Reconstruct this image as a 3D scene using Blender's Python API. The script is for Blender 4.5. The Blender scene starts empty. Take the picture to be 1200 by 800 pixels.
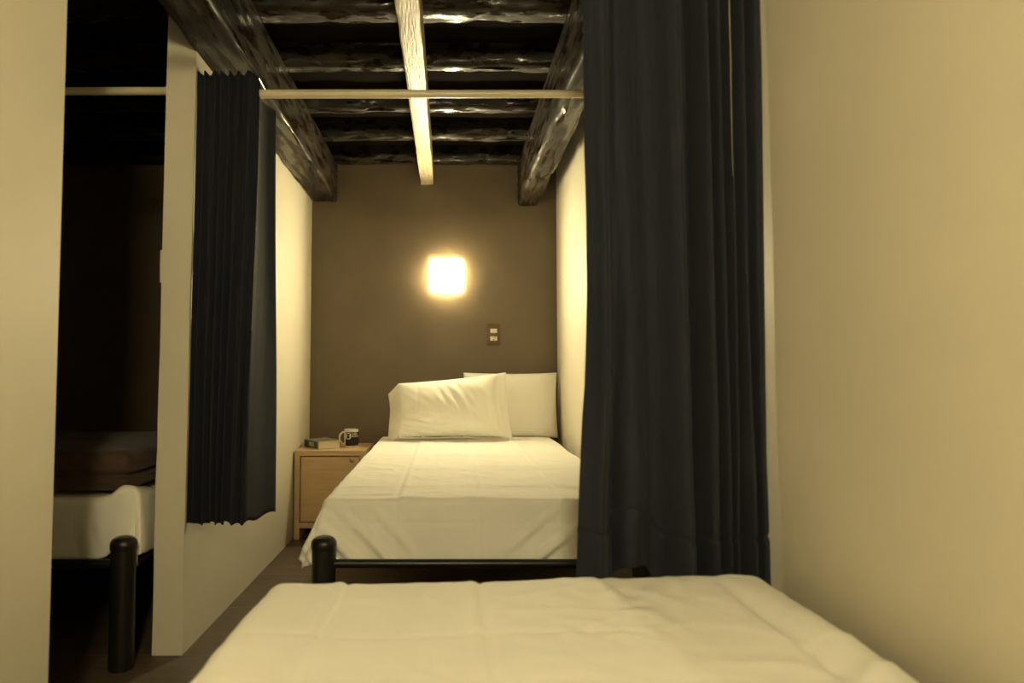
import bpy, bmesh, math, random
from mathutils import Vector, Matrix, noise as NZ

random.seed(4)
SC = bpy.context.scene
COL = SC.collection
PI = math.pi

# ------------------------------------------------------------------ helpers
def n3(x, y, z):
    return NZ.noise(Vector((x, y, z)))

def link(o, parent=None):
    COL.objects.link(o)
    if parent is not None:
        o.parent = parent
    return o

def tag(o, label=None, cat=None, group=None, kind=None):
    if label: o['label'] = label
    if cat: o['category'] = cat
    if group: o['group'] = group
    if kind: o['kind'] = kind
    return o

def thing(name, label, cat, loc=(0, 0, 0), rz=0.0, group=None):
    o = bpy.data.objects.new(name, None)
    o.empty_display_size = 0.05
    link(o)
    o.location = loc
    o.rotation_euler = (0, 0, rz)
    return tag(o, label, cat, group)

def obj(name, bm, mat, parent=None, smooth=True, angle=40):
    bmesh.ops.recalc_face_normals(bm, faces=bm.faces[:])
    me = bpy.data.meshes.new(name)
    bm.to_mesh(me); bm.free()
    if mat: me.materials.append(mat)
    if smooth:
        for p in me.polygons: p.use_smooth = True
        me.set_sharp_from_angle(angle=math.radians(angle))
    o = bpy.data.objects.new(name, me)
    return link(o, parent)

def box_bm(x0, x1, y0, y1, z0, z1, bevel=0.0, seg=2, bm=None):
    b2 = bmesh.new()
    bmesh.ops.create_cube(b2, size=1.0)
    for v in b2.verts:
        v.co = Vector(((x0 + x1) / 2 + v.co.x * (x1 - x0), (y0 + y1) / 2 + v.co.y * (y1 - y0), (z0 + z1) / 2 + v.co.z * (z1 - z0)))
    if bevel > 0:
        bmesh.ops.bevel(b2, geom=b2.edges[:], offset=bevel, segments=seg, affect='EDGES', profile=0.5)
    return b2

def merge(a, b):
    me = bpy.data.meshes.new('tmp'); b.to_mesh(me); b.free()
    a.from_mesh(me); bpy.data.meshes.remove(me)
    return a

def lathe(profile, seg=48, cx=0, cy=0, bm=None):
    bm = bm or bmesh.new()
    rings = []
    for r, z in profile:
        if r < 1e-6:
            rings.append([bm.verts.new((cx, cy, z))])
        else:
            rings.append([bm.verts.new((cx + r * math.cos(2 * PI * k / seg), cy + r * math.sin(2 * PI * k / seg), z)) for k in range(seg)])
    for a, b in zip(rings, rings[1:]):
        for k in range(seg):
            k2 = (k + 1) % seg
            if len(a) == 1 and len(b) == 1: continue
            if len(a) == 1: bm.faces.new((a[0], b[k], b[k2]))
            elif len(b) == 1: bm.faces.new((a[k], a[k2], b[0]))
            else: bm.faces.new((a[k], a[k2], b[k2], b[k]))
    return bm

def tube(pts, r, seg=24, cap=True, bm=None):
    bm = bm or bmesh.new()
    pts = [Vector(p) for p in pts]
    rr = r if isinstance(r, (list, tuple)) else [r] * len(pts)
    rings = []
    up = Vector((0, 0, 1))
    for i, p in enumerate(pts):
        t = (pts[min(i + 1, len(pts) - 1)] - pts[max(i - 1, 0)]).normalized()
        a = t.cross(up)
        if a.length < 1e-3: a = t.cross(Vector((0, 1, 0)))
        a.normalize(); b = a.cross(t)
        rings.append([bm.verts.new(p + (a * math.cos(2 * PI * k / seg) + b * math.sin(2 * PI * k / seg)) * rr[i]) for k in range(seg)])
    for A, B in zip(rings, rings[1:]):
        for k in range(seg):
            bm.faces.new((A[k], A[(k + 1) % seg], B[(k + 1) % seg], B[k]))
    if cap:
        bm.faces.new(rings[0]); bm.faces.new(list(reversed(rings[-1])))
    return bm

def grid_bm(fn, nu, nv, bm=None):
    bm = bm or bmesh.new()
    g = [[bm.verts.new(fn(i / (nu - 1), j / (nv - 1))) for j in range(nv)] for i in range(nu)]
    for i in range(nu - 1):
        for j in range(nv - 1):
            bm.faces.new((g[i][j], g[i + 1][j], g[i + 1][j + 1], g[i][j + 1]))
    return bm

def solidify(o, t, off=-1):
    m = o.modifiers.new('thickness', 'SOLIDIFY'); m.thickness = t; m.offset = off
    return o

def copy_tree(o, parent=None):
    c = o.copy(); COL.objects.link(c)
    if parent is not None: c.parent = parent
    for ch in list(o.children): copy_tree(ch, c)
    return c

# ------------------------------------------------------------------ materials
def mat(name, base, rough=0.6, spec=0.5, var=0.0, var_scale=8.0, bump=0.0, bump_scale=60.0, detail=4, stretch=None, sheen=0.0, var_col=None, coat=0.0, metal=0.0):
    m = bpy.data.materials.new(name); m.use_nodes = True
    nt = m.node_tree; N = nt.nodes; L = nt.links
    p = N['Principled BSDF']
    p.inputs['Roughness'].default_value = rough
    p.inputs['Specular IOR Level'].default_value = spec
    p.inputs['Sheen Weight'].default_value = sheen
    p.inputs['Coat Weight'].default_value = coat
    p.inputs['Metallic'].default_value = metal
    tc = N.new('ShaderNodeTexCoord'); mp = N.new('ShaderNodeMapping')
    L.new(tc.outputs['Object'], mp.inputs['Vector'])
    if stretch: mp.inputs['Scale'].default_value = stretch
    nz = N.new('ShaderNodeTexNoise'); nz.inputs['Scale'].default_value = var_scale; nz.inputs['Detail'].default_value = detail
    L.new(mp.outputs['Vector'], nz.inputs['Vector'])
    cr = N.new('ShaderNodeValToRGB')
    c0 = tuple(c * (1 - var) for c in base) if var_col is None else var_col
    cr.color_ramp.elements[0].position = 0.32; cr.color_ramp.elements[0].color = (*c0, 1)
    cr.color_ramp.elements[1].position = 0.68; cr.color_ramp.elements[1].color = (*base, 1)
    L.new(nz.outputs['Fac'], cr.inputs['Fac']); L.new(cr.outputs['Color'], p.inputs['Base Color'])
    if bump > 0:
        n2 = N.new('ShaderNodeTexNoise'); n2.inputs['Scale'].default_value = bump_scale; n2.inputs['Detail'].default_value = 5
        L.new(mp.outputs['Vector'], n2.inputs['Vector'])
        b = N.new('ShaderNodeBump'); b.inputs['Strength'].default_value = bump; b.inputs['Distance'].default_value = 0.01
        L.new(n2.outputs['Fac'], b.inputs['Height']); L.new(b.outputs['Normal'], p.inputs['Normal'])
    return m

M = {}
M['wall'] = mat('cream_wall_paint', (0.69, 0.645, 0.53), 0.55, 0.3, 0.04, 3.0, 0.06, 25)
M['brown'] = mat('brown_wall_paint', (0.150, 0.112, 0.070), 0.45, 0.4, 0.14, 5.0, 0.12, 18)
def varnish(nm, bump, rlo, rhi, dark, lite, bs, grain):
    m = bpy.data.materials.new(nm); m.use_nodes = True
    nt = m.node_tree; N = nt.nodes; L = nt.links; p = N['Principled BSDF']
    tc = N.new('ShaderNodeTexCoord')
    def noise_(scale, detail, rough=0.5):
        n = N.new('ShaderNodeTexNoise'); n.inputs['Scale'].default_value = scale; n.inputs['Detail'].default_value = detail; n.inputs['Roughness'].default_value = rough
        L.new(mp.outputs['Vector'], n.inputs['Vector']); return n
    mp = N.new('ShaderNodeMapping'); mp.inputs['Scale'].default_value = grain; L.new(tc.outputs['Object'], mp.inputs['Vector'])
    def ramp(n, p0, c0, p1, c1):
        r = N.new('ShaderNodeValToRGB'); r.color_ramp.elements[0].position = p0; r.color_ramp.elements[0].color = (*c0, 1)
        r.color_ramp.elements[1].position = p1; r.color_ramp.elements[1].color = (*c1, 1); L.new(n.outputs['Fac'], r.inputs['Fac']); return r
    r1 = ramp(noise_(16, 6, 0.6), 0.38, dark, 0.70, lite); L.new(r1.outputs['Color'], p.inputs['Base Color'])
    r2 = ramp(noise_(26, 4), 0.42, (rlo, rlo, rlo), 0.58, (rhi, rhi, rhi)); L.new(r2.outputs['Color'], p.inputs['Roughness'])
    p.inputs['Specular IOR Level'].default_value = 0.42
    b1 = N.new('ShaderNodeBump'); b1.inputs['Strength'].default_value = bump; b1.inputs['Distance'].default_value = 0.006
    L.new(noise_(bs, 3).outputs['Fac'], b1.inputs['Height']); L.new(b1.outputs['Normal'], p.inputs['Normal'])
    return m
M['wood_dark'] = varnish('black_varnished_timber', 0.26, 0.16, 0.66, (0.006, 0.0042, 0.0026), (0.030, 0.021, 0.012), 42, (0.40, 1, 1))
M['beam'] = varnish('black_brown_beam_varnish', 0.15, 0.26, 0.80, (0.006, 0.0042, 0.0027), (0.046, 0.032, 0.018), 60, (1, 0.16, 1))
M['beam'].node_tree.nodes['Principled BSDF'].inputs['Specular IOR Level'].default_value = 0.30
M['batten'] = mat('pale_timber_batten', (0.58, 0.50, 0.35), 0.38, 0.5, 0.35, 12.0, 0.25, 30, 5, stretch=(6, 0.6, 6))
M['sheet'] = mat('white_cotton', (0.88, 0.865, 0.81), 0.8, 0.2, 0.02, 4.0, 0.05, 70)
M['curtain'] = mat('navy_curtain_cloth', (0.018, 0.020, 0.031), 0.85, 0.2, 0.12, 5.0, 0.12, 300, 3, sheen=0.03)
M['seam'] = mat('cream_selvage', (0.30, 0.27, 0.21), 0.8, 0.2, 0.1, 40)
M['black'] = mat('black_enamelled_steel', (0.012, 0.011, 0.010), 0.38, 0.5, 0.2, 20, 0.03, 120)
M['cap'] = mat('black_plastic_cap', (0.014, 0.013, 0.012), 0.32, 0.5, 0.2, 20, 0.03, 120)
M['pine'] = mat('pine_board', (0.62, 0.43, 0.235), 0.5, 0.4, 0.16, 4.0, 0.06, 20, 5, stretch=(1.2, 8, 14))
M['rod'] = mat('cream_plastic_rod', (0.70, 0.62, 0.46), 0.35, 0.5, 0.02, 4)
M['ceil'] = mat('black_ceiling_boards', (0.010, 0.007, 0.005), 0.95, 0.05, 0.4, 6, 0.3, 30, stretch=(1, 8, 1))
M['mattress'] = mat('mattress_ticking', (0.6, 0.57, 0.5), 0.8, 0.2, 0.05, 10)
M['blanket'] = mat('dark_brown_blanket', (0.085, 0.050, 0.033), 0.75, 0.3, 0.3, 6, 0.2, 90, sheen=0.1)
M['ceramic'] = mat('white_glazed_ceramic', (0.72, 0.68, 0.58), 0.18, 0.5, 0.02, 10)
M['print'] = mat('black_mug_print', (0.010, 0.009, 0.009), 0.25, 0.5, 0.1, 30)
M['ink'] = mat('cream_mug_ink', (0.70, 0.64, 0.52), 0.4, 0.4, 0.05, 30)
M['paper'] = mat('book_paper', (0.74, 0.66, 0.48), 0.8, 0.2, 0.12, 30, 0.3, 60, stretch=(1, 1, 12))
M['cover'] = mat('grey_book_cover', (0.26, 0.25, 0.19), 0.4, 0.5, 0.35, 25)
M['spine'] = mat('dark_teal_spine', (0.022, 0.034, 0.030), 0.4, 0.5, 0.4, 25)
M['spine_pic'] = mat('spine_picture', (0.42, 0.36, 0.22), 0.5, 0.4, 0.5, 70, var_col=(0.10, 0.13, 0.09))
M['plate'] = mat('brown_plastic_plate', (0.115, 0.068, 0.038), 0.35, 0.5, 0.1, 20)
M['ivory'] = mat('ivory_plastic', (0.75, 0.68, 0.52), 0.35, 0.5, 0.03, 20)
M['slot'] = mat('dark_slot', (0.03, 0.02, 0.015), 0.6, 0.3, 0.1, 20)
M['metal'] = mat('grey_metal', (0.38, 0.36, 0.32), 0.35, 0.5, 0.1, 30, metal=0.8)

def floor_mat():
    m = bpy.data.materials.new('dark_brown_floor_tile'); m.use_nodes = True
    nt = m.node_tree; N = nt.nodes; L = nt.links; p = N['Principled BSDF']
    tc = N.new('ShaderNodeTexCoord'); mp = N.new('ShaderNodeMapping')
    mp.inputs['Location'].default_value = (0.196, -3.6, 0)
    L.new(tc.outputs['Object'], mp.inputs['Vector'])
    br = N.new('ShaderNodeTexBrick'); br.offset = 0.0
    br.inputs['Scale'].default_value = 1.0; br.inputs['Brick Width'].default_value = 0.45; br.inputs['Row Height'].default_value = 0.45
    br.inputs['Mortar Size'].default_value = 0.0022
    br.inputs['Color1'].default_value = (0.105, 0.076, 0.050, 1); br.inputs['Color2'].default_value = (0.088, 0.064, 0.042, 1)
    br.inputs['Mortar'].default_value = (0.15, 0.12, 0.085, 1)
    L.new(mp.outputs['Vector'], br.inputs['Vector'])
    mp2 = N.new('ShaderNodeMapping'); mp2.inputs['Scale'].default_value = (3, 12, 3)
    L.new(tc.outputs['Object'], mp2.inputs['Vector'])
    nz = N.new('ShaderNodeTexNoise'); nz.inputs['Scale'].default_value = 3; nz.inputs['Detail'].default_value = 7
    L.new(mp2.outputs['Vector'], nz.inputs['Vector'])
    mx = N.new('ShaderNodeMix'); mx.data_type = 'RGBA'; mx.blend_type = 'OVERLAY'; mx.inputs[0].default_value = 0.6
    L.new(br.outputs['Color'], mx.inputs[6]); L.new(nz.outputs['Fac'], mx.inputs[7])
    L.new(mx.outputs[2], p.inputs['Base Color'])
    p.inputs['Roughness'].default_value = 0.5
    b = N.new('ShaderNodeBump'); b.inputs['Strength'].default_value = 0.15; b.inputs['Distance'].default_value = 0.004
    L.new(nz.outputs['Fac'], b.inputs['Height']); L.new(b.outputs['Normal'], p.inputs['Normal'])
    return m
M['floor'] = floor_mat()

LAMP_COL = (1.0, 0.845, 0.475)
def lamp_mat(name, strength):
    m = bpy.data.materials.new(name); m.use_nodes = True
    nt = m.node_tree; N = nt.nodes; L = nt.links; p = N['Principled BSDF']
    p.inputs['Base Color'].default_value = (0.9, 0.88, 0.8, 1)
    nz = N.new('ShaderNodeTexNoise'); nz.inputs['Scale'].default_value = 3
    cr = N.new('ShaderNodeValToRGB')
    cr.color_ramp.elements[0].color = (*[c * 0.97 for c in LAMP_COL], 1); cr.color_ramp.elements[1].color = (*LAMP_COL, 1)
    L.new(nz.outputs['Fac'], cr.inputs['Fac']); L.new(cr.outputs['Color'], p.inputs['Emission Color'])
    p.inputs['Emission Strength'].default_value = strength
    return m
M['lamp_far'] = lamp_mat('glowing_glass_far', 92.0)
M['lamp_side_far'] = lamp_mat('glowing_side_far', 5.0)
M['lamp_side_near'] = lamp_mat('glowing_side_near', 26.0)
M['lamp_near'] = lamp_mat('glowing_glass_near', 84.0)

# ------------------------------------------------------------------ setting
XL, XR = -0.857, 0.680          # cubicle walls
YB, YF = 4.245, -0.85           # back wall, wall behind the viewer
ZC = 2.32                       # ceiling boards
XLL = -2.48                     # far side of the left-hand cubicle

def struct(name, bm, m, smooth=False):
    return tag(obj(name, bm, m, None, smooth), kind='structure')

struct('floor', box_bm(XLL - .1, XR + .1, YF - .1, YB + .1, -0.1, 0.0), M['floor'])
struct('ceiling', box_bm(XLL - .1, XR + .1, YF - .1, YB + .1, ZC, ZC + .1), M['ceil'])
struct('wall_back', box_bm(XLL - .1, XR + .1, YB, YB + .1, 0, ZC), M['brown'])
struct('wall_front', box_bm(XLL - .1, XR + .1, YF - .1, YF, 0, ZC), M['wall'])
struct('wall_left', box_bm(XLL - .1, XLL, YF, YB, 0, ZC), M['wall'])
struct('wall_right', box_bm(XR, XR + .1, YF, YB, 0, ZC), M['wall'])
bm = box_bm(-0.954, XL, 2.246, YB, 0, ZC)
bmesh.ops.subdivide_edges(bm, edges=bm.edges[:], cuts=20, use_grid_fill=True)
for v in bm.verts:                                  # slightly out of plumb, hand-plastered arris
    v.co.x += 0.012 * max(0.0, v.co.z / 2.0 - 0.15) * (1 if v.co.y < 2.6 else 0.3)
    if v.co.y < 2.25:
        v.co.x += 0.0025 * n3(v.co.x * 9, v.co.z * 6, 3.1); v.co.y += 0.003 * n3(v.co.x * 7, v.co.z * 5, 8.1)
struct('wall_middle', bm, M['wall'])
struct('wall_near', box_bm(-0.954, XL, YF, 1.5, 0, ZC, 0.004, 2), M['wall'])

# ------------------------------------------------------------------ beams
def timber(name, axis, a0, a1, b0, b1, z0, z1, m, seed, rough=0.006, chamfer=0.012, n=70, taper=None):
    """hand-hewn timber: a chamfered section swept along Y or X with worn, wavy arrises"""
    bm = bmesh.new(); c = chamfer; w = b1 - b0; h = z1 - z0
    sec = []
    def edge(p, q, k):
        for t in range(k): sec.append((p[0] + (q[0] - p[0]) * t / k, p[1] + (q[1] - p[1]) * t / k))
    q = 4
    pts = []
    for k in range(7): pts.append((c + (w - 2 * c) * k / 6, 0.0))
    for k in range(1, q): a = k / q * PI / 2; pts.append((w - c + c * math.sin(a), c - c * math.cos(a)))
    for k in range(7): pts.append((w, c + (h - c) * k / 6))
    for k in range(1, 4): pts.append((w - w * k / 4, h))
    for k in range(7): pts.append((0.0, h - (h - c) * k / 6))
    for k in range(1, q): a = k / q * PI / 2; pts.append((c - c * math.cos(a), c - c * math.sin(a)))
    sec = pts
    rings = []
    for i in range(n + 1):
        t = i / n; a = a0 + (a1 - a0) * t; ring = []
        for (u, v) in sec:
            low = 1.0 if v < h * 0.999 else 0.0
            q = rough * low
            du = q * (n3(a * 2.1, u * 6 + seed, v * 6) + 0.6 * n3(a * 14, u * 25 + seed, v * 25))
            dv = q * (n3(a * 2.3, u * 6, v * 6 + seed * 3) + 0.6 * n3(a * 13, u * 25, v * 25 + seed)) * low
            at_edge = 1.0 if (u < c + 1e-6 or u > w - c - 1e-6) and v < c + 1e-6 else 0.0
            chip = at_edge * rough * 1.6 * max(0.0, n3(a * 7, seed * 5 + u * 3, 1.7))
            uu = u + du + (chip if u < w / 2 else -chip); vv = v + dv + chip
            uu = min(max(uu, 0.0), w); vv = min(max(vv, 0.0), h)
            x = b0 + uu; z = z0 + vv
            ring.append(bm.verts.new((x, a, z) if axis == 'Y' else (a, x, z)))
        rings.append(ring)
    k = len(sec)
    for A, B in zip(rings, rings[1:]):
        for j in range(k):
            bm.faces.new((A[j], A[(j + 1) % k], B[(j + 1) % k], B[j]))
    bm.faces.new(rings[0]); bm.faces.new(list(reversed(rings[-1])))
    return obj(name, bm, m, None, True, 28)

b = timber('ceiling_beam', 'Y', YF, YB, XL + .001, -0.694, 1.99, 2.22, M['beam'], 1.3, 0.007, 0.016, 120)
tag(b, 'thick black-brown hewn beam along the top of the left partition', 'beam', 'main beams under the joists')
b = timber('ceiling_beam', 'Y', YF, YB, 0.437, 0.560, 1.965, 2.22, M['beam'], 7.7, 0.008, 0.022, 120)
tag(b, 'thick black-brown hewn beam on the right, its front half behind the big curtain', 'beam', 'main beams under the joists')
b = timber('ceiling_batten', 'Y', YF, YB, -0.172, -0.091, 2.10, 2.22, M['batten'], 3.9, 0.003, 0.005, 100)
tag(b, 'pale narrow wooden batten running lengthwise under the joists above the lamp', 'batten')

jy = [2.405, 2.85, 3.315, 3.73, 4.15]
jl = ['black joist crossing the ceiling nearest the viewer, at the very top of the photo',
      'second black joist from the viewer, just above the curtain rod',
      'third black joist from the viewer, showing just below the curtain rod',
      'fourth black joist from the viewer, one before the back wall',
      'black joist lying against the top of the brown back wall']
jl2 = ['joist in the dark left cubicle, nearest the viewer', 'second joist from the viewer in the dark left cubicle',
       'middle joist of the five in the dark left cubicle', 'fourth joist from the viewer in the dark left cubicle',
       'joist against the back wall in the dark left cubicle']
for i, y in enumerate(jy):
    w = 0.115 if i == 0 else 0.088
    y1 = min(y + w, YB)
    o = timber('ceiling_joist', 'X', XL + 0.015, XR, y, y1, 2.221, ZC, M['wood_dark'], 11 + i * 2.3, 0.009, 0.030, 110)
    tag(o, jl[i], 'joist', 'joists over the lit cubicle')
    o = timber('ceiling_joist', 'X', XLL, -0.954, y, y1, 2.221, ZC, M['wood_dark'], 31 + i * 2.3, 0.009, 0.030, 60)
    tag(o, jl2[i], 'joist', 'joists over the dark left cubicle')

# ------------------------------------------------------------------ curtain rods
def rod(name, label, x0, x1, y, z, xj, collars):
    t = thing(name, label, 'curtain rod', ((x0 + x1) / 2, y, z), 0, 'curtain rods')
    ox = (x0 + x1) / 2
    bm = tube([(x0 - ox, 0, 0), (xj - ox, 0, 0)], 0.0150)
    bm = tube([(xj - ox, 0, 0), (xj - ox + 0.004, 0, 0)], [0.0156, 0.0156], bm=bm)
    obj('outer_tube', bm, M['rod'], t)
    obj('inner_tube', tube([(xj - ox + 0.002, 0, 0), (x1 - ox, 0, 0)], 0.0136), M['rod'], t)
    for cx, s in collars:
        obj('end_cap', tube([(cx - ox, 0, 0), (cx - ox + s * 0.008, 0, 0), (cx - ox + s * 0.012, 0, 0), (cx - ox + s * 0.022, 0, 0)], [0.021, 0.021, 0.0175, 0.0175]), M['rod'], t)
    return t
rod('curtain_rod', 'cream rod crossing the lit cubicle from the partition to the right wall', XL + 0.013, XR, 2.305, 1.868, -0.128, [(XL + 0.013, 1), (XR, -1)])
rod('curtain_rod', 'short stretch of cream rod across the dark opening on the left', XLL, -0.945, 2.305, 1.878, -1.75, [(XLL, 1), (-0.945, -1)])
rod('curtain_rod', 'rod carrying the big right curtain above the picture', XL, XR, 1.525, 1.905, -0.1, [(XL, 1), (XR, -1)])

# ------------------------------------------------------------------ curtains
def plan(pts, n):
    """Catmull-Rom through plan points, n samples spread by index"""
    out = []
    m = len(pts)
    for i in range(n):
        t = i / (n - 1) * (m - 1); k = min(int(t), m - 2); f = t - k
        p0 = Vector(pts[max(k - 1, 0)]); p1 = Vector(pts[k]); p2 = Vector(pts[k + 1]); p3 = Vector(pts[min(k + 2, m - 1)])
        out.append(0.5 * ((2 * p1) + (p2 - p0) * f + (2 * p0 - 5 * p1 + 4 * p2 - p3) * f * f + (3 * p1 - p0 - 3 * p2 + p3) * f ** 3))
    return out

def curtain_surface(top, bot, z_top, z_bot, nu, nv, wob=0.004, gather=0.08, seed=0.0):
    A = plan(top, nu); B = plan(bot, nu)
    def fn(u, v):
        i = min(int(round(u * (nu - 1))), nu - 1)
        zt = z_top(u); zb = z_bot(u)
        z = zt + (zb - zt) * v
        e = v * v * (3 - 2 * v)
        p = A[i].lerp(B[i], e)
        x = p.x + wob * v * n3(u * 9, v * 2.5 + seed, 1.2)
        y = p.y + wob * 1.6 * v * n3(u * 11, v * 2.2 + seed, 7.2) + 0.0012 * n3(u * 60, v * 14, seed)
        return (x, y, z)
    return fn

# left curtain: gathered folds beside the partition, its last panel turned back into the cubicle
t = thing('curtain', 'short dark navy curtain gathered against the left partition', 'curtain', (-0.74, 2.30, 0.41), 0, 'navy curtains')
org = Vector((-0.74, 2.30, 0.41))
def loc(fn, o=org):
    return lambda u, v: Vector(fn(u, v)) - o
topL = []; botL = []
wid = [1.0, 0.7, 0.8, 1.5, 0.8, 0.6, 1.2, 0.9, 0.7, 1.3, 0.9, 1.5, 1.6]
acc = [0.0]
for q in wid: acc.append(acc[-1] + q)
for k, q in enumerate(acc):
    f = q / acc[-1]
    amp = (0.9, 0.6, 1.0, 0.75, 1.0)[k % 5]
    topL.append((-0.846 + f * 0.196, 2.270 + (0.012 if k % 2 else -0.013) * amp, 0))
    botL.append((-0.855 + f * 0.168 + 0.005 * math.sin(k * 2.3), 2.282 + (0.022 if k % 2 else -0.024) * amp, 0))
topL += [(-0.640, 2.270, 0), (-0.641, 2.31, 0), (-0.632, 2.36, 0), (-0.616, 2.40, 0)]
botL += [(-0.672, 2.275, 0), (-0.662, 2.32, 0), (-0.648, 2.40, 0), (-0.622, 2.49, 0)]
NU = 260
nn = len(topL)
def zt(u):
    k = u * (nn - 1)
    head = 1.925 + 0.004 * math.cos(k * PI)
    f = min(max((k - (nn - 4.6)) / 0.5, 0), 1)
    return head * (1 - f) + 1.846 * f
def zb(u):
    return 0.412 + 0.006 * math.cos(u * (nn - 1) * PI * 0.97) + 0.003 * math.sin(u * 23)
fL = curtain_surface(topL, botL, zt, zb, NU, 90, 0.004, seed=2.0)
o = obj('cloth', grid_bm(loc(fL), NU, 90), M['curtain'], t, True, 180); solidify(o, 0.0016, 0)
def pocket(u, v):
    x = -0.838 + 0.182 * u
    return Vector((x, 2.330 + 0.005 * math.cos(u * 16 * PI), 1.925 - 0.085 * v)) - org
o = obj('rod_pocket', grid_bm(pocket, 120, 6), M['curtain'], t, True, 180); solidify(o, 0.0016, 0)
ui = (nn - 4.0) / (nn - 1)
def strip(u, v):
    p = Vector(fL(ui, 0.06 + 0.90 * v ** 1.0)) - org
    return p + Vector((0.0030 + 0.003 * u * (1 - 0.7 * v), -0.0035 - 0.002 * u, 0))
o = obj('selvage', grid_bm(lambda u, v: strip(u, v * 0.55), 3, 60), M['seam'], t); solidify(o, 0.0008, 0); o['label'] = 'cream cloth edge'

# right curtain: wide panel nearest the viewer, flat on the left and tightly pleated on the right
t = thing('curtain', 'wide dark navy curtain hanging beside the right wall at the end of the near bed', 'curtain', (0.47, 1.45, 0.47), 0, 'navy curtains')
org2 = Vector((0.47, 1.45, 0.47))
Y0 = 1.452
topR = [(0.296, Y0 + .004), (0.315, Y0 - .004), (0.335, Y0 - .012), (0.352, Y0 + .004), (0.362, Y0 - .006), (0.385, Y0 + .008), (0.405, Y0 + .016), (0.430, Y0 + .018), (0.455, Y0 + .008),
        (0.475, Y0 - .010), (0.490, Y0 - .014), (0.505, Y0 + .006), (0.522, Y0 + .024), (0.532, Y0 + .014), (0.541, Y0 - .022), (0.551, Y0 - .018), (0.560, Y0 + .020), (0.570, Y0 - .016), (0.580, Y0 - .014),
        (0.590, Y0 + .022), (0.600, Y0 - .02), (0.610, Y0 + .018), (0.622, Y0 - .022), (0.634, Y0 - .006), (0.642, Y0 + .016), (0.658, Y0 - .012), (0.6760, Y0 - .004)]
botR = [(0.286, Y0 + .004), (0.304, Y0 - .006), (0.322, Y0 - .016), (0.338, Y0 + .000), (0.355, Y0 + .012), (0.380, Y0 - .010), (0.405, Y0 - .006), (0.432, Y0 + .012), (0.455, Y0 + .006),
        (0.476, Y0 - .022), (0.494, Y0 - .026), (0.510, Y0 + .000), (0.524, Y0 + .020), (0.534, Y0 + .006), (0.545, Y0 - .022), (0.556, Y0 - .020), (0.565, Y0 + .016), (0.576, Y0 - .012), (0.586, Y0 - .010),
        (0.594, Y0 + .018), (0.603, Y0 - .016), (0.613, Y0 + .014), (0.624, Y0 - .020), (0.635, Y0 - .008), (0.643, Y0 + .014), (0.652, Y0 - .010), (0.672, Y0 - .002)]
topR = [(a, b_, 0) for a, b_ in topR]; botR = [(a, b_, 0) for a, b_ in botR]
NUR = 300; nr = len(topR)
def zbR(u):
    k = u * (nr - 1)
    arch = 0.055 * math.exp(-((k - 5.6) / 1.7) ** 4)
    return 0.450 + arch + 0.012 * max(0, 1 - k / 3.0)
HEM = 0.115
def fR(u, v):
    base = curtain_surface(topR, botR, lambda q: 1.945, zbR, NUR, 120, 0.007, seed=5.0)
    p = Vector(base(u, v)) if False else None
    return p
baseR = curtain_surface(topR, botR, lambda q: 1.945, zbR, NUR, 140, 0.007, seed=5.0)
def fR(u, v):
    p = Vector(baseR(u, v))
    p.y = Y0 + (p.y - Y0) * 1.75 - 0.004
    # diagonal slack wrinkles low on the flat part, and the stitched hem line
    k = u * (nr - 1)
    low = max(0.0, (v - 0.55)) * (1.0 if k < 12 else 0.3)
    p.y += 0.016 * low * math.sin((p.x * 34 + p.z * 13)) + 0.010 * low * n3(p.x * 16 + p.z * 9, p.z * 4, 4.4)
    p.x += (-0.016 * max(0, v - 0.72) / 0.28 + 0.006 * math.exp(-((v - 0.55) / 0.2) ** 2)) * max(0.0, 1 - k / 8.0) - 0.0 
    dz = p.z - (zbR(u) + HEM)
    p.y += 0.0080 * math.exp(-(dz / 0.006) ** 2) - (0.002 if dz < 0 else 0)
    return p - org2
o = obj('cloth', grid_bm(fR, NUR, 320), M['curtain'], t, True, 180); solidify(o, 0.0016, 0)
kk = 20.0 / (nr - 1)
def stripR(u, v):
    p = fR(kk, 0.02 + 0.40 * v)
    return p + Vector((-0.004 + 0.0030 * u * (1 - 0.75 * v), -0.0028, 0))
o = obj('selvage', grid_bm(stripR, 3, 60), M['seam'], t); solidify(o, 0.0008, 0); o['label'] = 'cream cloth edge'

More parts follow.
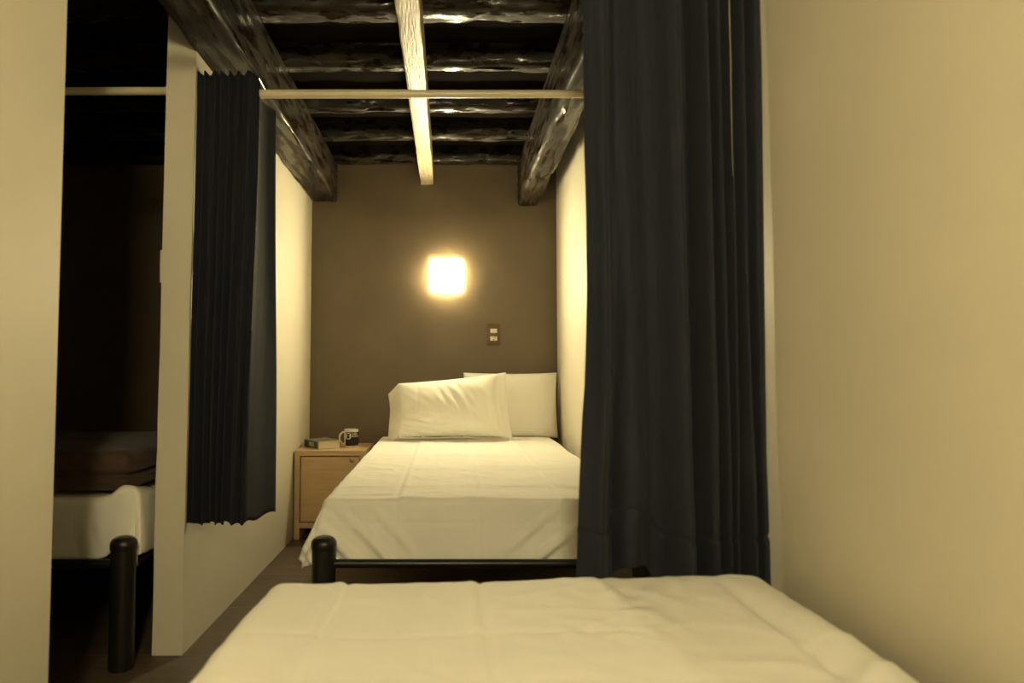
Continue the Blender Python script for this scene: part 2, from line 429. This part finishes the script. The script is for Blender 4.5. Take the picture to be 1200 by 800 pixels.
# ------------------------------------------------------------------ beds
BW, BL = 0.995, 2.03        # post centre to post centre
def make_bed(label):
    """origin on the floor midway between the foot posts; head towards +Y"""
    t = thing('bed', label, 'bed', (0, 0, 0), 0, 'steel beds')
    for sx in (-1, 1):
        for y, h in ((0, 0.375), (BL, 0.375)):
            x = sx * BW / 2
            p = obj('post', lathe([(0.0, 0.0), (0.036, 0.0), (0.037, 0.004), (0.037, h - 0.001), (0.0, h)], 40, x, y), M['black'], t)
            pr = [(0.0385, h - 0.012), (0.0395, h - 0.010), (0.0395, h + 0.004)]
            for k in range(1, 10):
                a = k / 9 * PI / 2
                pr.append((0.0395 * math.cos(a) ** 0.75 if k < 9 else 0.0, h + 0.004 + 0.024 * math.sin(a)))
            obj('post_cap', lathe([(0.0, h - 0.012)] + pr, 40, x, y), M['cap'], p)
    for nme, y in (('foot_rail', 0), ('head_rail', BL)):
        obj(nme, tube([(-BW / 2 + .03, y, 0.318), (BW / 2 - .03, y, 0.318)], 0.0135), M['black'], t)
    for sx in (-1, 1):
        obj('side_rail', tube([(sx * BW / 2, 0.03, 0.30), (sx * BW / 2, BL - .03, 0.30)], 0.0135), M['black'], t)
    for k in range(7):
        y = 0.15 + k * (BL - 0.3) / 6
        obj('slat', box_bm(-BW / 2 + .012, BW / 2 - .012, y - .035, y + .035, 0.300, 0.316, 0.003), M['black'], t)
    obj('mattress', box_bm(-BW / 2 + 0.05, BW / 2 - 0.05, 0.110, BL - 0.06, 0.334, 0.478, 0.035, 4), M['mattress'], t)
    return t
bed = make_bed('black steel bed under the lamp, round foot post showing on its left')
bed.location = (0.112, 2.15, 0)
bed2 = copy_tree(bed); bed2['label'] = 'black steel bed in the dark left cubicle, its thick foot post by the partition'
bed2.location = (-1.505, 2.15, 0)
bed3 = copy_tree(bed); bed3['label'] = 'bed in the foreground under the near white sheet'
bed3.location = (0.136, 1.345, 0); bed3.rotation_euler = (0, 0, PI)
bed3.scale = (0.955, 0.925, 1)

def wrinkle(x, y, sc, seed):
    """thin sharp ridges like those of slept-on cotton"""
    q = n3(x * sc + 0.8 * n3(x * 3, y * 3, seed), y * sc * 0.8 + 0.8 * n3(x * 3, y * 3, seed + 9), seed)
    m_ = max(0.0, 0.35 + n3(x * 2.6, y * 2.6, seed + 20))
    return (1 - min(1.0, abs(q) * 2.2)) ** 3 * m_
def crease(d, w): return math.exp(-(d / w) ** 2)

def drape(rect, top, over, r, flare, nx, ny, fold=0.012, seed=0.0, corner=0.5, zmin=0.0, kexp=4.0, phase=0.0):
    """a cloth laid over a mattress: rect = (x0, x1, y0, y1); over = hang at left, right, foot, head"""
    x0, x1, y0, y1 = rect; oL, oR, oF, oH = over
    def fn(u, v):
        px = x0 - oL + (x1 - x0 + oL + oR) * u
        py = y0 - oF + (y1 - y0 + oF + oH) * v
        qx = min(max(px, x0 + r), x1 - r); qy = min(max(py, y0 + r), y1 - r)
        dx, dy = px - qx, py - qy
        d2 = math.hypot(dx, dy)
        z = top(min(max(px, x0), x1), min(max(py, y0), y1))
        if d2 < 1e-7: return (px, py, z)
        s = (abs(dx) ** kexp + abs(dy) ** kexp) ** (1 / kexp)
        nx_, ny_ = dx / d2, dy / d2
        cn = 4 * nx_ * nx_ * ny_ * ny_
        if s < r * PI / 2:
            out = r * math.sin(s / r); drop = r * (1 - math.cos(s / r)); h = 0.0
        else:
            h = s - r * PI / 2
            out = r + h * flare * (1 + corner * cn); drop = r + h
        ang = math.atan2(ny_, nx_)
        peri = qx * 1.0 + qy * 1.0 + ang * 0.25
        amp = fold * min(1.0, h / 0.12)
        out += amp * (math.sin(peri * 17 + phase) * 0.5 + n3(peri * 9, seed, 0.3) + 0.8 * cn * math.sin(ang * 14))
        zz = z - drop
        return (qx + nx_ * out, qy + ny_ * out, max(zz, zmin))
    return grid_bm(fn, nx, ny)

# far bed's sheet
def top_far(x, y):
    z = 0.503 + 0.030 * (y - 2.2) / 1.9
    for cx in (-0.165, 0.100, 0.362): z -= 0.0028 * crease(x - cx, 0.006) - 0.0022 * crease(x - cx - 0.012, 0.012)
    for cy in (2.45, 2.86, 3.28, 3.75): z -= 0.0024 * crease(y - cy - 0.01 * n3(x * 4, cy, 0), 0.008) - 0.0028 * crease(y - cy + 0.016, 0.016)
    z += 0.0045 * n3(x * 3.2, y * 3.0, 0.7) + 0.0022 * n3(x * 9, y * 14, 2.7) + 0.0012 * n3(x * 24, y * 30, 5) + 0.0045 * wrinkle(x, y * 1.5, 6.0, 4.0)
    if y < 2.5:   # little puckers just before the foot edge
        z += 0.006 * max(0.0, n3(x * 11 + y * 4, y * 22, 9.0)) * (2.5 - y) / 0.3
    return z
bm = drape((-0.405, 0.618, 2.212, 4.13), top_far, (0.17, 0.045, 0.185, 0.03), 0.022, 0.11, 180, 320, 0.010, 3.0, 3.6, 0.20, 9.0)
# the drape at the foot: diagonal pulls towards the lower corners, pressed fold lines
for v in bm.verts:
    if v.co.y < 2.215 and v.co.z < 0.485:
        d = (0.485 - v.co.z) / 0.16; x = v.co.x
        v.co.y -= 0.022 * d * max(0, math.sin((x * 1.0 + v.co.z * 1.0) * 58 + 2.0 * n3(x * 4, 0, 1))) * (1 if x < -0.1 else 0.0) * min(1, (-0.1 - x) / 0.08 if x < -0.1 else 0)
        v.co.y -= 0.024 * d * max(0, math.sin((x * 1.0 - v.co.z * 1.25) * 48 + 1.0)) * (min(1, (x - 0.18) / 0.1) if x > 0.18 else 0)
        v.co.y += 0.0022 * (crease(x + 0.165, 0.005) + crease(x - 0.100, 0.005) + crease(x - 0.362, 0.005) + 0.8 * crease(v.co.z - 0.43, 0.005))
        v.co.y -= 0.012 * d * abs(n3(x * 6 + v.co.z * 5, v.co.z * 4, 3.3))
        if v.co.z < 0.36: v.co.z += 0.010 * n3(x * 14, 1.0, 2.0) * (1 if abs(x) < 0.3 else 0.4)
o = obj('bed_sheet', bm, M['sheet'], None, True, 180); solidify(o, 0.0012, 0)
tag(o, 'white creased sheet over the bed below the wall lamp, hanging over its foot', 'bed sheet', 'white bed sheets')

# near bed's sheet
def top_near(x, y):
    z = 0.500 + 0.010 * max(0.0, min(1.0, (x + 0.1) / 0.5))
    for cx in (-0.194, 0.060): z -= 0.0045 * crease(x - cx, 0.007) - 0.0036 * crease(x - cx + 0.014, 0.013)
    z -= 0.0022 * crease(y - 1.07 - 0.01 * n3(x * 5, 0, 0), 0.007) * (1 if x < 0.3 else 0.2)
    z += 0.0050 * n3(x * 3.0 + 3, y * 3.4, 1.7) + 0.0030 * n3(x * 8, y * 9, 4.7) + 0.0015 * n3(x * 22, y * 26, 8) + 0.0050 * wrinkle(x, y * 1.3, 6.5, 12.0) + 0.003 * wrinkle(x, y, 13.0, 15.0)
    # loose groove and swell running along the wall side
    g = x - (0.540 - 0.10 * max(0.0, y - 1.05) + 0.015 * math.sin(y * 5))
    f = min(1.0, max(0.0, (1.40 - y) / 0.25))
    z -= 0.013 * f * crease(g, 0.016); z += 0.010 * f * crease(g - 0.040, 0.03)
    # slack hollow spreading from a pinch towards the far edge, folds trailing from it
    px, py = x - 0.325, y - 1.175
    if py > 0:
        l, r_ = -0.24 * py - 0.003, 0.66 * py + 0.003
        e = min(1.0, max(0.0, (px - l) / 0.012)) * min(1.0, max(0.0, (r_ - px) / 0.05))
        z -= 0.0045 * min(1.0, py / 0.05) * e * e * (3 - 2 * e)
    else:
        for sl, am in ((0.55, 0.004), (-0.25, 0.004), (1.2, 0.003)):
            z += am * crease(px - sl * py, 0.012 - 0.05 * py) * min(1.0, -py / 0.03) * math.exp(py / 0.25)
    return z
bm = drape((-0.352, 0.622, -0.50, 1.372), top_near, (0.16, 0.02, 0.03, 0.14), 0.035, 0.12, 150, 290, 0.008, 8.0, 0.8, 0.2)
o = obj('bed_sheet', bm, M['sheet'], None, True, 180); solidify(o, 0.0012, 0)
tag(o, 'white sheet on the bed in the foreground, at the bottom of the photo', 'bed sheet', 'white bed sheets')

# left bed's sheet
def top_left(x, y):
    z = 0.508 + 0.004 * n3(x * 5, y * 5, 6)
    z += 0.040 * math.exp(-((x + 1.035) / 0.050) ** 2 - ((y - 2.22) / 0.12) ** 2) + 0.010 * n3(x * 22, y * 12, 3) * math.exp(-((x + 1.06) / 0.08) ** 2)
    return z
bm = drape((-1.985, -0.992, 2.212, 4.13), top_left, (0.05, 0.19, 0.185, 0.03), 0.020, 0.02, 160, 220, 0.008, 12.0, 0.5, 0.2)
for v in bm.verts:
    if v.co.y < 2.225 and v.co.z < 0.53 and v.co.x > -1.2:
        w = min(1, (v.co.x + 1.2) / 0.08)
        v.co.y -= 0.016 * w * abs(n3(v.co.x * 16 + v.co.z * 7, v.co.z * 5, 2.5))
o = obj('bed_sheet', bm, M['sheet'], None, True, 180); solidify(o, 0.0012, 0)
tag(o, 'half-shadowed white sheet on the bed in the dark left cubicle', 'bed sheet', 'white bed sheets')

# folded dark blanket on the left bed
bm = box_bm(-1.93, -1.035, 2.225, 3.10, 0.518, 0.652)
bmesh.ops.subdivide_edges(bm, edges=bm.edges[:], cuts=30, use_grid_fill=True)
cx, cy, cz = -1.4825, 2.6625, 0.585
hx, hy, hz = 0.4475, 0.4375, 0.067
for v in bm.verts:
    a, b_, c = v.co.x - cx, v.co.y - cy, v.co.z - cz
    rr = 0.040
    qx = min(max(a, -hx + rr), hx - rr); qy = min(max(b_, -hy + rr), hy - rr); qz = min(max(c, -hz + rr), hz - rr)
    d = Vector((a - qx, b_ - qy, c - qz))
    if d.length > 1e-6: d = d.normalized() * rr
    p = Vector((cx + qx, cy + qy, cz + qz)) + d
    if c < hz - 0.02 and c > -hz + 0.001:
        g = 0.018 * crease(c + 0.012 + 0.008 * n3(a * 5, 0, 1), 0.008)
        if b_ < -hy + 0.03: p.y += g
        if a > hx - 0.03: p.x -= g
    p.z += (0.008 * n3(a * 4, b_ * 4, 1.1) + 0.005 * n3(a * 11 + b_ * 7, b_ * 9, 5.1)) * (1 if c > 0 else 0.0)
    p.y += 0.012 * n3(a * 7, c * 14, 2.2) * (1 if b_ < 0 else 0)
    p.z = max(p.z, 0.524)
    v.co = p
o = obj('blanket', bm, M['blanket'], None, True, 180)
tag(o, 'thick dark brown blanket folded on the foot of the bed in the left cubicle', 'blanket')

# ------------------------------------------------------------------ pillows
def pillow_bm(w, h, T, seed, slant=0.0, flapL=0.0, flapR=0.0, wr=0.004, nu=90, nv=60):
    """standing in local XZ, thickness in Y; flaps are the loose open ends of the pillow case"""
    bm = bmesh.new()
    def side(s):
        def fn(u, v):
            a = 2 * u - 1; b_ = 2 * v - 1
            L_ = -w / 2 - flapL; R_ = w / 2 + flapR
            x = L_ + (R_ - L_) * u
            ax = max(-1.0, min(1.0, x / (w / 2)))
            tt = T / 2 * (max(0.0, 1 - abs(ax) ** 3.0) ** 0.6) * (max(0.0, 1 - abs(b_) ** 2.6) ** 0.6)
            edge = max(abs(a), abs(b_)) > 0.9999
            tt = max(tt, 0.0 if edge else 0.0035)
            z = h / 2 * b_
            pinch = 1 - 0.035 * (1 - abs(ax) ** 2) * 0 
            x2 = x * (1 - 0.03 * (1 - b_ * b_)) * (1 - (0.032 * (b_ + 1) if flapR > 0 and x > 0 else 0)); z2 = z * (1 - 0.04 * (1 - ax * ax))
            z2 += slant * x * (b_ + 1) / 2
            y = s * tt
            if not edge:
                y += s * wr * (n3(x * 10 + z * 7, z * 5, seed) + 0.6 * n3(x * 22 + z * 20, z * 10, seed + 4)) * min(1, tt / 0.03)
            if x < -w / 2:
                f = (-w / 2 - x) / max(flapL, 1e-6); y += 0.125 * f * (1 + 0.3 * math.sin(z * 20)); z2 *= 1 - 0.20 * f * (1 if b_ > 0 else 0)
            if x > w / 2:
                f = (x - w / 2) / max(flapR, 1e-6); y += -0.006 * f * math.sin(z * 9)
            return (x2, y, z2)
        return fn
    grid_bm(side(-1), nu, nv, bm); grid_bm(side(1), nu, nv, bm)
    bmesh.ops.remove_doubles(bm, verts=bm.verts[:], dist=0.0004)
    return bm

pb = pillow_bm(0.57, 0.395, 0.15, 2.0, 0.0, 0, 0.0, 0.003)
o = obj('pillow', pb, M['sheet'], None, True, 120)
o.location = (0.378, 4.145, 0.722); o.rotation_euler = (math.radians(-5), 0, 0)
tag(o, 'white pillow standing in the right corner, partly behind another pillow', 'pillow', 'white pillows')
pb = pillow_bm(0.600, 0.350, 0.17, 6.0, 0.10, 0.065, 0.055, 0.006)
for v in pb.verts:  # long drawn folds on the front face and a pressed line near the left end
    if v.co.y < -0.01:
        x, z = v.co.x, v.co.z
        m_ = math.exp(-((x + 0.55 * z - 0.06) / 0.10) ** 2) * math.exp(-((z - 0.02) / 0.11) ** 2)
        v.co.y -= 0.0055 * m_ * math.sin((x * 0.85 + z * 0.55 + 0.02 * n3(x * 9, z * 9, 1)) * 120)
        m_ = math.exp(-((x + 0.20) / 0.09) ** 2) * math.exp(-((z + 0.12) / 0.05) ** 2)
        v.co.y -= 0.008 * m_ * math.sin((x * 0.3 + z * 1.0) * 150)
        v.co.y += 0.003 * crease(x + 0.190, 0.004)
o = obj('pillow', pb, M['sheet'], None, True, 120)
o.location = (0.012, 3.972, 0.716); o.rotation_euler = (math.radians(-17), 0, math.radians(2))
tag(o, 'white wrinkled pillow leaning in front, its open case end to the left', 'pillow', 'white pillows')

# ------------------------------------------------------------------ nightstand
t = thing('nightstand', 'light pine bedside cabinet between the left partition and the bed', 'nightstand', (-0.653, 4.02, 0))
w2, y0, y1, zt_, zb_ = 0.195, -0.22, 0.215, 0.486, 0.062
th = 0.030
obj('top_board', box_bm(-w2, w2, y0, y1, zt_ - th, zt_, 0.002), M['pine'], t, False)
obj('bottom_board', box_bm(-w2 + th, w2 - th, y0, y1, zb_, zb_ + th, 0.0015), M['pine'], t, False)
for s in (-1, 1):
    x0, x1 = (-w2, -w2 + th) if s < 0 else (w2 - th, w2)
    obj('side_panel', box_bm(x0, x1, y0, y1, 0.0, zt_ - th, 0.0015), M['pine'], t, False)
obj('back_panel', box_bm(-w2 + th, w2 - th, y1 - 0.012, y1, zb_ + th, zt_ - th), M['pine'], t, False)
d = obj('door', box_bm(-w2 + th + .005, w2 - th - .005, y0 + 0.002, y0 + 0.020, zb_ + th + .005, zt_ - th - .005, 0.002), M['pine'], t, False)
bm = box_bm(0.108, 0.132, y0 - 0.006, y0 + 0.003, zt_ - th - .034, zt_ - th - .010, 0.002)
bm = merge(bm, tube([(0.12, y0 - .004, zt_ - th - .022), (0.12, y0 - .014, zt_ - th - .022)], [0.007, 0.006]))
o = obj('lock', bm, M['metal'], d); o['label'] = 'small grey metal lock'

# ------------------------------------------------------------------ mug
t = thing('mug', 'cream mug with black printed band and white lettering on the nightstand', 'mug', (-0.566, 4.02, 0.486))
R, H = 0.0415, 0.102
obj('body', lathe([(0, 0.0), (R - .004, 0.0), (R - .0005, 0.002), (R, 0.005), (R, H - .003), (R - .0012, H), (R - .003, H), (R - .004, H - .003), (R - .004, 0.007), (R - .008, 0.004), (0, 0.004)], 64), M['ceramic'], t)
hp = []
for k in range(25):
    a = PI / 2 + k / 24 * PI
    hp.append((-R + 0.004 + 0.030 * math.cos(a) * 1.0, -0.012 + 0.0 * k, 0.052 + 0.035 * math.sin(a)))
obj('handle', tube(hp, 0.0052, 16), M['ceramic'], t)
def wrap(x, z, lift):     # x = arc length around the front (towards the viewer), z height
    a = -PI / 2 + x / R
    return Vector(((R + lift) * math.cos(a), (R + lift) * math.sin(a), z))
o = obj('print_band', grid_bm(lambda u, v: wrap(-0.032 + 0.107 * u, 0.008 + 0.079 * v, 0.0005), 60, 6), M['print'], t); o['label'] = 'black printed band'; solidify(o, 0.0004, 0)
# round badge with a seated figure inside
def badge():
    bm = bmesh.new(); n = 40
    def rr(a, hw, hh): # rounded square outline
        c, s = math.cos(a), math.sin(a); e = 0.55
        return (hw * abs(c) ** e * (1 if c > 0 else -1), hh * abs(s) ** e * (1 if s > 0 else -1))
    cx, cz = -0.0125, 0.0645
    outer = [bm.verts.new(wrap(cx + rr(2 * PI * k / n, .0150, .0185)[0], cz + rr(2 * PI * k / n, .0150, .0185)[1], 0.0011)) for k in range(n)]
    inner = [bm.verts.new(wrap(cx + rr(2 * PI * k / n, .0102, .0137)[0], cz + rr(2 * PI * k / n, .0102, .0137)[1], 0.0011)) for k in range(n)]
    for k in range(n): bm.faces.new((outer[k], outer[(k + 1) % n], inner[(k + 1) % n], inner[k]))
    for sgn in (-1, 1):      # light notches that leave a dark head and shoulders
        q = [(sgn * .0106, .003), (sgn * .0046, .003), (sgn * .0030, -.0002), (sgn * .0050, -.0030), (sgn * .0106, -.0010)]
        bm.faces.new([bm.verts.new(wrap(cx + a, cz + b_, 0.0011)) for a, b_ in q])
    return bm
o = obj('badge', badge(), M['ink'], t, False); solidify(o, 0.0003, 0); o['label'] = 'pale round badge'
def lettering(txt, size, x, z):
    cu = bpy.data.curves.new('lettering', 'FONT'); cu.body = txt; cu.size = size; cu.resolution_u = 3; cu.offset = size * 0.025
    tmp = bpy.data.objects.new('lettering_tmp', cu); COL.objects.link(tmp)
    bpy.context.view_layer.update()
    me = bpy.data.meshes.new_from_object(tmp.evaluated_get(bpy.context.evaluated_depsgraph_get()))
    bpy.data.objects.remove(tmp); bpy.data.curves.remove(cu)
    bm = bmesh.new(); bm.from_mesh(me); bpy.data.meshes.remove(me)
    for v in bm.verts: v.co = wrap(x + v.co.x, z + v.co.y, 0.0011)
    return bm
bm = lettering('CASA', 0.0165, 0.0050, 0.0700)
bm = merge(bm, lettering('PANCHA', 0.0125, 0.0050, 0.0575))
o = obj('lettering', bm, M['ink'], t, False); o['label'] = 'cream lettering'; solidify(o, 0.0003, 0)

# ------------------------------------------------------------------ book
t = thing('book', 'thick paperback with dark spine lying on the nightstand beside the mug', 'book', (-0.728, 3.855, 0.486), math.radians(35))
W, L_, Hh = 0.136, 0.195, 0.045
obj('page_block', box_bm(0.004, W - .003, 0.003, L_ - .003, 0.0018, Hh - .0018), M['paper'], t, False)
bm = box_bm(0, W, 0, L_, 0, 0.0016)
def lid(u, v):
    x, y = u * W, v * L_
    return (x, y, Hh - 0.001 + 0.006 * max(0, n3(x * 16, y * 10, 3)) * u + 0.004 * u * u * v)
bm = merge(bm, grid_bm(lid, 14, 14))
bm = merge(bm, box_bm(-0.0012, 0.003, 0, L_, 0, Hh))
obj('cover', bm, M['cover'], t, False)
o = obj('spine_label', box_bm(-0.0022, -0.0010, 0.014, L_ - .012, 0.004, Hh - .004), M['spine'], t, False); o['label'] = 'dark teal spine'
p = o
o = obj('spine_picture', box_bm(-0.0028, -0.0020, 0.055, 0.125, 0.011, Hh - .010, 0.0003), M['spine_pic'], p, False); o['label'] = 'small pale picture'

# ------------------------------------------------------------------ wall lamps
def wall_lamp(label, loc_, rz, m, group='square wall lamps'):
    t = thing('wall_lamp', label, 'lamp', loc_, rz, group)
    s = 0.090
    obj('backplate', box_bm(-s * .9, s * .9, -0.014, -0.001, -s * .9, s * .9, 0.003), M['ivory'], t)
    def pane(u, v):
        a, b_ = 2 * u - 1, 2 * v - 1
        return ((s - .003) * a, -0.108 - 0.006 * (1 - a * a) * (1 - b_ * b_), (s - .003) * b_)
    o = obj('glass_front', grid_bm(pane, 9, 9), M['lamp_' + m], t); solidify(o, 0.003, 0)
    bm = bmesh.new()
    lo = [bm.verts.new((a * s, -0.020, b_ * s)) for a, b_ in ((-1, -1), (1, -1), (1, 1), (-1, 1))]
    hi = [bm.verts.new((a * s, -0.108, b_ * s)) for a, b_ in ((-1, -1), (1, -1), (1, 1), (-1, 1))]
    for k in range(4): bm.faces.new((lo[k], lo[(k + 1) % 4], hi[(k + 1) % 4], hi[k]))
    o = obj('glass_side', bm, M['lamp_side_' + m], t, False); solidify(o, 0.003, 0)
    return t
wall_lamp('glowing square lamp on the brown back wall above the pillows', (-0.008, YB, 1.523), 0, 'far')
wall_lamp('square lamp on the wall behind the viewer lighting the near bed', (0.0, YF, 1.75), PI, 'near')

# ------------------------------------------------------------------ switch plate
t = thing('switch_plate', 'brown switch plate with ivory switch and socket on the back wall', 'switch', (0.284, YB, 1.155))
bm = box_bm(-0.041, 0.041, -0.008, 0.0, -0.066, 0.066, 0.004, 3)
obj('cover_plate', bm, M['plate'], t)
bm = box_bm(-0.033, 0.033, -0.0105, -0.0075, -0.058, 0.058, 0.0015, 2)
obj('inner_plate', bm, M['plate'], t)
obj('rocker', box_bm(-0.0205, 0.0205, -0.015, -0.010, 0.010, 0.036, 0.002), M['ivory'], t)['label'] = 'ivory rocker switch'
s_ = obj('socket', box_bm(-0.0215, 0.0215, -0.013, -0.010, -0.038, -0.012, 0.002), M['ivory'], t); s_['label'] = 'ivory socket'
bm = box_bm(-0.0085, -0.0055, -0.0136, -0.0128, -0.024, -0.016)
bm = merge(bm, box_bm(0.0055, 0.0085, -0.0136, -0.0128, -0.024, -0.016))
bm = merge(bm, tube([(0, -0.0128, -0.032), (0, -0.0137, -0.032)], 0.0036, 12))
obj('socket_slots', bm, M['slot'], s_, False)['label'] = 'dark pin slots'

# pale box on the hidden side of the partition, seen edge-on
t = thing('switch_box', 'slim pale box on the shadowed side of the left partition, seen edge-on', 'switch box', (-0.949, 2.30, 1.265))
obj('casing', box_bm(-0.014, 0.0, -0.036, 0.036, -0.055, 0.055, 0.003), M['ivory'], t)
obj('rocker', box_bm(-0.017, -0.013, -0.014, 0.014, -0.022, 0.022, 0.0015), M['ivory'], t)

# ------------------------------------------------------------------ world, camera, colour
w = bpy.data.worlds.new('World'); SC.world = w; w.use_nodes = True
w.node_tree.nodes['Background'].inputs['Color'].default_value = (0.0, 0.0, 0.0, 1)
w.node_tree.nodes['Background'].inputs['Strength'].default_value = 0.0

cam = bpy.data.cameras.new('Camera'); co = bpy.data.objects.new('Camera', cam); COL.objects.link(co)
co.location = (0, 0, 0.9); co.rotation_euler = (math.radians(90 + 2.862), 0, 0)
cam.sensor_width = 36; cam.lens = 24; cam.shift_x = 0.0625; cam.clip_start = 0.02
cam.dof.use_dof = True; cam.dof.focus_distance = 3.6; cam.dof.aperture_fstop = 3.5
SC.camera = co
SC.view_settings.view_transform = 'Standard'; SC.view_settings.look = 'None'
SC.view_settings.gamma = 1.0; SC.view_settings.use_curve_mapping = False
SC.view_settings.exposure = 1.6
SC.cycles.max_bounces = 10; SC.cycles.diffuse_bounces = 8
